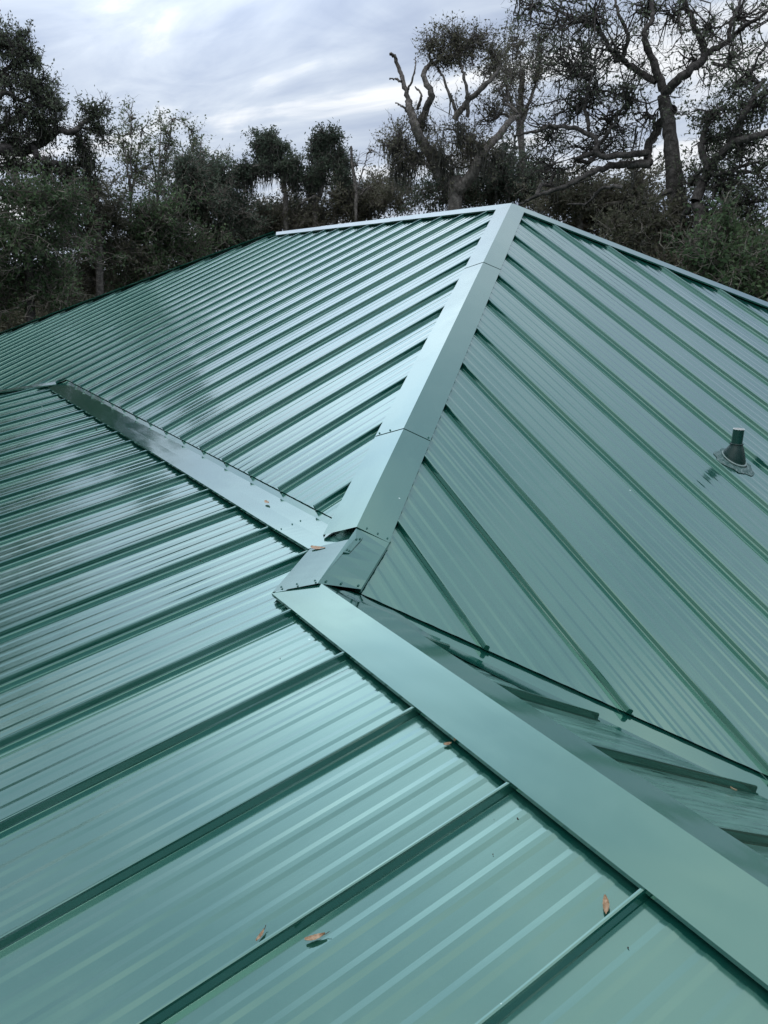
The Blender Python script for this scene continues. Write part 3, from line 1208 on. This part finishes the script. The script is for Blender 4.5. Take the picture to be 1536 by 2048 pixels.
make_tree("live_oak", "oak with fine dark leaves at the right edge of the picture", gb(1400, D), [at(1398, 500, D), at(1392, 405, D)], limbsC, lobesC, ML_OAK, M_BARK,
          lp=(.08, .045), n2=24, n3=11, nl=6, tw=.34, moss=1, group=OAKS, r_trunk=.22, gap=1.4, spread=1.25, twig_r=.006)

# ---- the twisted oak left of the peak
D = 25.0
limbsA = [
    tr(c2([(390, 705), (450, 640), (482, 565), (535, 510), (600, 430)]), D, .20, .08),
    tr(c2([(330, 650), (290, 560), (245, 480), (225, 420), (215, 370)]), D, .16, .10),
    tr(c2([(225, 425), (205, 330), (180, 250), (160, 205), (150, 200)]), D, .085, .035),
    tr(c2([(190, 300), (165, 292), (146, 288)]), D, .035, .015),
    tr(c2([(215, 410), (190, 390), (165, 378)]), D, .045, .012),
    tr(c2([(245, 480), (280, 400), (298, 345), (270, 285), (290, 240), (330, 225)]), D, .12, .05),
    tr(c2([(215, 330), (238, 260), (240, 215)]), D, .035, .012),
    tr(c2([(250, 400), (262, 350), (240, 320)]), D, .05, .02),
    tr(c2([(385, 440), (430, 375), (490, 320), (540, 265), (555, 225)]), D, .10, .035),
    tr(c2([(430, 430), (428, 330), (415, 260), (400, 200)]), D, .06, .025),
    tr(c2([(390, 410), (345, 290), (320, 240)]), D, .05, .02),
    tr(c2([(320, 640), (270, 600), (200, 590), (150, 560)]), D, .06, .02),
]
lobesA = [lobe(*a) for a in (
    (865, 85, D, 30, 24, .9), (905, 80, D, 40, 30, 1.2), (950, 85, D, 40, 28, 1.1), (985, 110, D, 32, 32, .9), (920, 110, D, 45, 25, .9), (880, 115, D, 28, 25, .8),
    (970, 150, D, 40, 25, .35), (800, 270, D, 36, 36, .9), (850, 250, D, 36, 30, .6), (835, 310, D, 50, 40, 1.2), (920, 270, D, 55, 40, 1.3), (890, 320, D, 60, 45, 1.5),
    (960, 310, D, 55, 45, 1.3), (980, 230, D, 40, 45, .9, 1), (1010, 170, D, 35, 50, .8, 1.5), (800, 340, D, 30, 35, .7), (780, 290, D, 25, 25, .5))]
make_tree("live_oak", "twisted oak with a bare snag and mossy limbs just left of the roof peak", gb(905, D), [at(910, 400, D), at(905, 385, D)], limbsA, lobesA, ML_BROWN, M_BARKG,
          lp=(.085, .045), n2=26, n3=9, nl=5.0, tw=.38, twig_r=.006, moss=13, group=OAKS, r_trunk=.27, gap=1.4, moss_top=245, mdist=25.0)

# ---- fine-leaved tree between the two big oaks
D = 30.0
make_tree("slender_tree", "fine pale tree between the twisted oak and the forked oak", gb(1045, D), [at(1045, 400, D), at(1040, 250, D), at(1045, 140, D)],
          [tr([(1042, 250), (1070, 170), (1085, 100)], D, .07, .03), tr([(1042, 260), (1015, 180), (1010, 110)], D, .07, .03)],
          [lobe(*a) for a in ((1040, 90, D, 38, 35, .8), (1080, 80, D, 35, 35, .7), (1020, 140, D, 35, 40, .8), (1075, 150, D, 45, 45, .9), (1040, 220, D, 50, 50, 1.0))],
          ML_BROWN, M_BARKG, lp=(.09, .05), n2=22, n3=10, nl=7, tw=.34, r_trunk=.16, gap=1.5)

# ---- left edge live oak
D = 26.0
cl1 = lambda L: [(x / 2.0, y / 2.0) for x, y in L]
limbsL = [
    tr(cl1([(-60, 640), (0, 598), (70, 608), (130, 590), (200, 548), (235, 520), (290, 528), (330, 495), (370, 470)]), D, .17, .05),
    tr(cl1([(130, 590), (170, 640), (260, 665), (300, 700), (340, 750)]), D, .10, .05),
    tr(cl1([(290, 528), (325, 550), (350, 600)]), D, .05, .02),
    tr(cl1([(-40, 560), (20, 500), (60, 480), (110, 440), (130, 400)]), D, .10, .03),
    tr(cl1([(-40, 430), (20, 370), (80, 400), (150, 370)]), D, .09, .03),
    tr(cl1([(-40, 330), (20, 280), (60, 250), (100, 200)]), D, .08, .03),
    tr(cl1([(180, 705), (230, 740), (260, 800)]), D, .05, .02),
]
lobesL = [lobe(*a) for a in (
    (15, 85, D, 42, 34, 1.3), (50, 105, D, 34, 30, 1.2), (15, 150, D, 40, 30, 1.0), (65, 170, D, 36, 30, 1.1), (100, 205, D, 28, 28, 1.1), (30, 215, D, 45, 25, .8),
    (80, 235, D, 35, 22, .9), (190, 228, D, 26, 22, .9), (205, 260, D, 14, 16, .5), (165, 280, D, 18, 24, .7), (20, 275, D, 40, 25, .9), (70, 265, D, 35, 25, .7), (-30, 260, D, 40, 40, 1),
    (30, 330, D, 50, 25, 1.2), (100, 340, D, 45, 30, 1.0), (140, 350, D, 30, 30, .9), (180, 320, D, 30, 25, .8))]
make_tree("live_oak", "old oak at the left edge reaching one bare bent limb to the right", gb(-60, D), [at(-60, 450, D), at(-55, 330, D), at(-50, 200, D)], limbsL, lobesL, ML_OAK, M_BARK,
          lp=(.085, .05), n2=22, n3=11, nl=7, tw=.32, moss=5, group=OAKS, r_trunk=.3, gap=1.2, spread=1.12)

# ---- slender pale trees
D = 33.0
SL = "slender pale-leaved trees"
for (bx, tops, lab) in ((262, ((262, 222), (245, 260), (285, 250)), "leftmost of the slender pale trees against the sky"),
                        (315, ((322, 232), (345, 228), (300, 290)), "middle slender pale tree with the tallest airy crown"),
                        (400, ((378, 250), (402, 270), (440, 300)), "right-hand slender pale tree above the dark round oak")):
    lb, lm = [], []
    for (tx, ty) in tops:
        lm.append(tr([(bx, 400), ((bx * .6 + tx * .4), 340), (tx, ty + 12)], D, .05, .012, .5))
        for q in range(5):
            f = q / 4
            lb.append(lobe(tx + rng.uniform(-12, 12) + (bx - tx) * f * .4, ty + 8 + f * 110, D, 15 + 8 * f, 18, .5))
    make_tree("slender_tree", lab, gb(bx, D), [at(bx, 480, D), at(bx, 400, D)], lm, lb, ML_PALE, M_BARKG, lp=(.10, .055), n2=13, n3=8, nl=5.5, tw=.40, group=SL, r_trunk=.08, gap=1.5, twig_r=.004, spread=1.45, wob=.10, twigm=M_TWIG)

# ---- middle: two mossy trees
D = 31.0
make_tree("mossy_tree", "mossy dark tree with a straight trunk and drooping top, left of the pair", gb(572, D), [at(572, 440, D), at(568, 380, D), at(560, 330, D), at(545, 290, D)],
          [tr([(560, 335), (520, 330), (480, 345)], D, .06, .02, .4), tr([(566, 370), (592, 345), (598, 325)], D, .05, .02, .4)],
          [lobe(*a) for a in ((525, 280, D, 22, 17, 1.2), (548, 298, D, 26, 18, 1.3), (570, 325, D, 26, 20, 1.3), (530, 325, D, 24, 16, .9), (498, 345, D, 20, 13, 1.0), (588, 345, D, 16, 24, 1.0), (478, 350, D, 12, 12, .7))],
          ML_DARK, M_BARKG, lp=(.12, .05), n2=20, n3=11, nl=10, tw=.36, moss=26, group="mossy trees", r_trunk=.12, gap=.8)
make_tree("mossy_tree", "mossy dark tree with a pointed broken crown, right of the pair", gb(640, D), [at(630, 450, D), at(640, 390, D), at(648, 330, D), at(655, 285, D)],
          [tr([(640, 390), (612, 400), (590, 420)], D, .06, .03, .4), tr([(715, 425), (690, 400), (655, 385)], D, .06, .05, .4), tr([(645, 350), (680, 310), (690, 300)], D, .05, .02, .4)],
          [lobe(*a) for a in ((655, 275, D, 20, 14, 1.0), (630, 285, D, 16, 14, .8), (645, 310, D, 32, 20, 1.2), (680, 315, D, 20, 20, 1.0), (635, 345, D, 30, 22, 1.3), (685, 350, D, 25, 25, 1.2), (620, 370, D, 20, 18, .9), (700, 375, D, 22, 18, .8))],
          ML_DARK, M_BARKG, lp=(.12, .05), n2=20, n3=11, nl=9, tw=.34, moss=18, group="mossy trees", r_trunk=.12, gap=.9)
make_tree("bare_tree", "small leafless tree beside the right mossy tree", gb(712, 30), [at(712, 440, 30), at(712, 380, 30), at(705, 330, 30), at(702, 292, 30)],
          [tr([(712, 380), (728, 335), (735, 310)], 30, .03, .01, .3), tr([(712, 400), (730, 380), (745, 370)], 30, .03, .01, .3)],
          [lobe(715, 330, 30, 22, 25, .5), lobe(730, 380, 30, 25, 22, .6), lobe(745, 300, 30, 22, 20, .35)], ML_BROWN, M_BARKG, n2=9, n3=5, tw=.4, r_trunk=.07, bare=True, twig_r=.009)

# ---- thickets: rounded trees that fill the bank of green
THK = "bushy trees banked behind the house"
for (px, D, lobes_, leafm, lab, ty, kw) in (
        (60, 24.0, ((40, 400, 75, 40), (110, 410, 60, 40), (30, 470, 70, 45), (100, 480, 70, 45), (40, 560, 70, 50), (110, 570, 60, 50), (-50, 470, 60, 80), (-40, 580, 60, 60)), ML_GREEN,
         "dense dark green bushy tree filling the left edge below the old oak", 330, {}),
        (200, 27.0, ((170, 390, 50, 35), (215, 430, 55, 40), (160, 470, 55, 45), (220, 500, 55, 45), (180, 550, 55, 40), (120, 600, 60, 40)), ML_BROWN,
         "brownish tangled tree below the slender pale trees", 380, {}),
        (320, 28.0, ((280, 440, 45, 40), (330, 440, 45, 40), (270, 500, 55, 45), (330, 505, 60, 40), (390, 500, 60, 35), (250, 560, 60, 35), (350, 550, 70, 30)), ML_GREEN,
         "low green thicket along the left part of the roof edge", 420, {}),
        (405, 30.0, ((370, 345, 34, 24), (410, 340, 38, 24), (445, 365, 34, 26), (370, 385, 48, 28), (430, 395, 50, 30), (480, 410, 36, 26), (350, 420, 45, 28), (410, 440, 55, 30), (470, 455, 50, 30), (440, 475, 40, 22), (495, 462, 36, 20), (390, 500, 50, 24)), ML_DARK,
         "dark round-headed oak between the pale trees and the mossy pair", 330, {'moss': 3}),
        (560, 32.0, ((520, 430, 36, 24), (560, 425, 34, 24), (600, 425, 36, 24), (640, 420, 36, 24), (540, 455, 45, 22), (610, 450, 50, 20)), ML_BROWN,
         "grey brown thicket under the mossy pair", 410, {'moss': 6}),
        (710, 31.0, ((690, 405, 36, 26), (735, 400, 36, 26), (770, 385, 34, 30), (800, 395, 40, 24), (720, 425, 50, 20)), ML_BROWN,
         "twiggy brown thicket between the bare tree and the twisted oak", 390, {'moss': 6}),
        (980, 28.0, ((870, 380, 45, 26), (930, 385, 45, 24), (985, 370, 45, 30), (1040, 350, 50, 35), (1000, 330, 40, 30), (1080, 385, 45, 28)), ML_DARK,
         "dark mossy thicket directly behind the roof peak", 350, {'moss': 8}),
        (1160, 25.0, ((1110, 400, 50, 30), (1170, 390, 50, 36), (1160, 440, 60, 34), (1230, 400, 50, 36), (1240, 450, 55, 36), (1290, 370, 45, 40)), ML_BROWN,
         "brown leafy thicket below the low limb of the forked oak", 380, {'moss': 3}),
        (1290, 20.0, ((1250, 480, 60, 36), (1310, 450, 55, 45), (1320, 520, 60, 36), (1380, 490, 55, 45), (1370, 545, 60, 30)), ML_BROWN,
         "rust tinged bush beyond the far right hip", 440, {}),
        (1430, 18.5, ((1430, 480, 55, 36), (1490, 470, 55, 40), (1450, 540, 60, 36), (1510, 540, 55, 40), (1520, 590, 50, 30), (1580, 500, 50, 70)), ML_GREEN,
         "green bush at the right edge below the fine-leaved oak", 460, {}),
):
    make_tree("bushy_tree", lab, gb(px, D), [at(px, 600, D), at(px, ty + 40, D)], [], [lobe(l[0], l[1], D, l[2], l[3], 1.0, rng.uniform(-.8, 1.2)) for l in lobes_],
              leafm, M_BARKG if leafm is ML_BROWN else M_BARK, lp=(.115, .06), n2=34, n3=13, nl=8.5, tw=.42, group=THK, r_trunk=.16, gap=1.3, spread=1.3, twigm=M_TWIG, twig_r=.011, **kw)


# ---- woods: the far mass that closes the view all round
def woods():
    Vs, Fs, ts, o = [], [], [], 0
    tv, tf, to = [], [], 0
    near = [(rng.uniform(math.radians(198), math.radians(240)), rng.uniform(22, 29), rng.uniform(14.0, 18.0)) for _ in range(26)]
    near += [(rng.uniform(math.radians(181), math.radians(198)), rng.uniform(28, 33), rng.uniform(15.5, 18.0)) for _ in range(12)]
    near += [(math.radians(a), 33.0, 15.2) for a in (178.5, 180.0, 182.0, 184.5)]
    near += [(rng.uniform(math.radians(-55), math.radians(58)), rng.uniform(15, 25), rng.uniform(12.5, 16.5)) for _ in range(34)]
    for k in range(430 + len(near)):
        an = rng.uniform(0, 2 * math.pi)
        low = 230 <= k < 430
        if low:
            an = math.atan2(FW[1], FW[0]) + rng.uniform(-.62, .62)
        D = rng.uniform(36, 56)
        cx, cy = math.cos(an) * D - 4, math.sin(an) * D + 3
        dv = np.array([cx, cy])
        ang = math.atan2(cy, cx)
        inview = abs(((ang - math.atan2(FW[1], FW[0]) + math.pi) % (2 * math.pi)) - math.pi) < math.radians(36)
        if inview:
            h = rng.uniform(5.2, 7.2) if low else rng.uniform(6.0, 8.4) + (1.2 if rng.uniform() < .3 else 0)
        else:
            h = rng.uniform(8.5, 14.0)
        n = 3600 if inview else 1500
        sz = .19 if inview else .34
        if k >= 430:
            a_, D, h = near[k - 430]
            cx, cy = math.cos(a_) * D, math.sin(a_) * D
            n, sz = 2600, .30
        # several clumps per tree
        for q in range(5):
            c = np.array([cx, cy, h * rng.uniform(.12 if low else .25, .80)]) + rng.normal(size=3) * (np.array([.9, .9, .6]) if k >= 430 else np.array([1.6, 1.6, .6]))
            rad = np.array([1.8, 1.8, h * .24]) if k >= 430 else np.array([2.3, 2.3, h * .24])
            C = c + ball(n // 5) * rad
            C = C[C[:, 2] > .1]
            V, F = leaf_quads(C, sz, sz * .55, .3)
            Vs.append(V)
            Fs.append(F + o)
            ts.append(np.clip(rng.normal(.45, .2, len(F)) + rng.uniform(-.2, .2), 0, 1))
            o += len(V)
        P = walk(np.array([[cx, cy, 0]]), np.array([[cx + rng.normal() * .5, cy + rng.normal() * .5, h * .8]]), 6, .08)
        V, F = tubes(P, [.16], [.04], 5)
        tv.append(V)
        tf.append(F + to)
        to += len(V)
    w = empty("woods", (0, 0, 0))
    tag(w, "far mass of mixed woods closing the view behind the nearer trees", kind='stuff')
    tag(mesh_np("foliage", np.concatenate(Vs), np.concatenate(Fs), ML_BROWN, w, tint=np.concatenate(ts)), kind='stuff')
    tag(mesh_np("trunks", np.concatenate(tv), np.concatenate(tf), M_BARKG, w), kind='stuff')


woods()
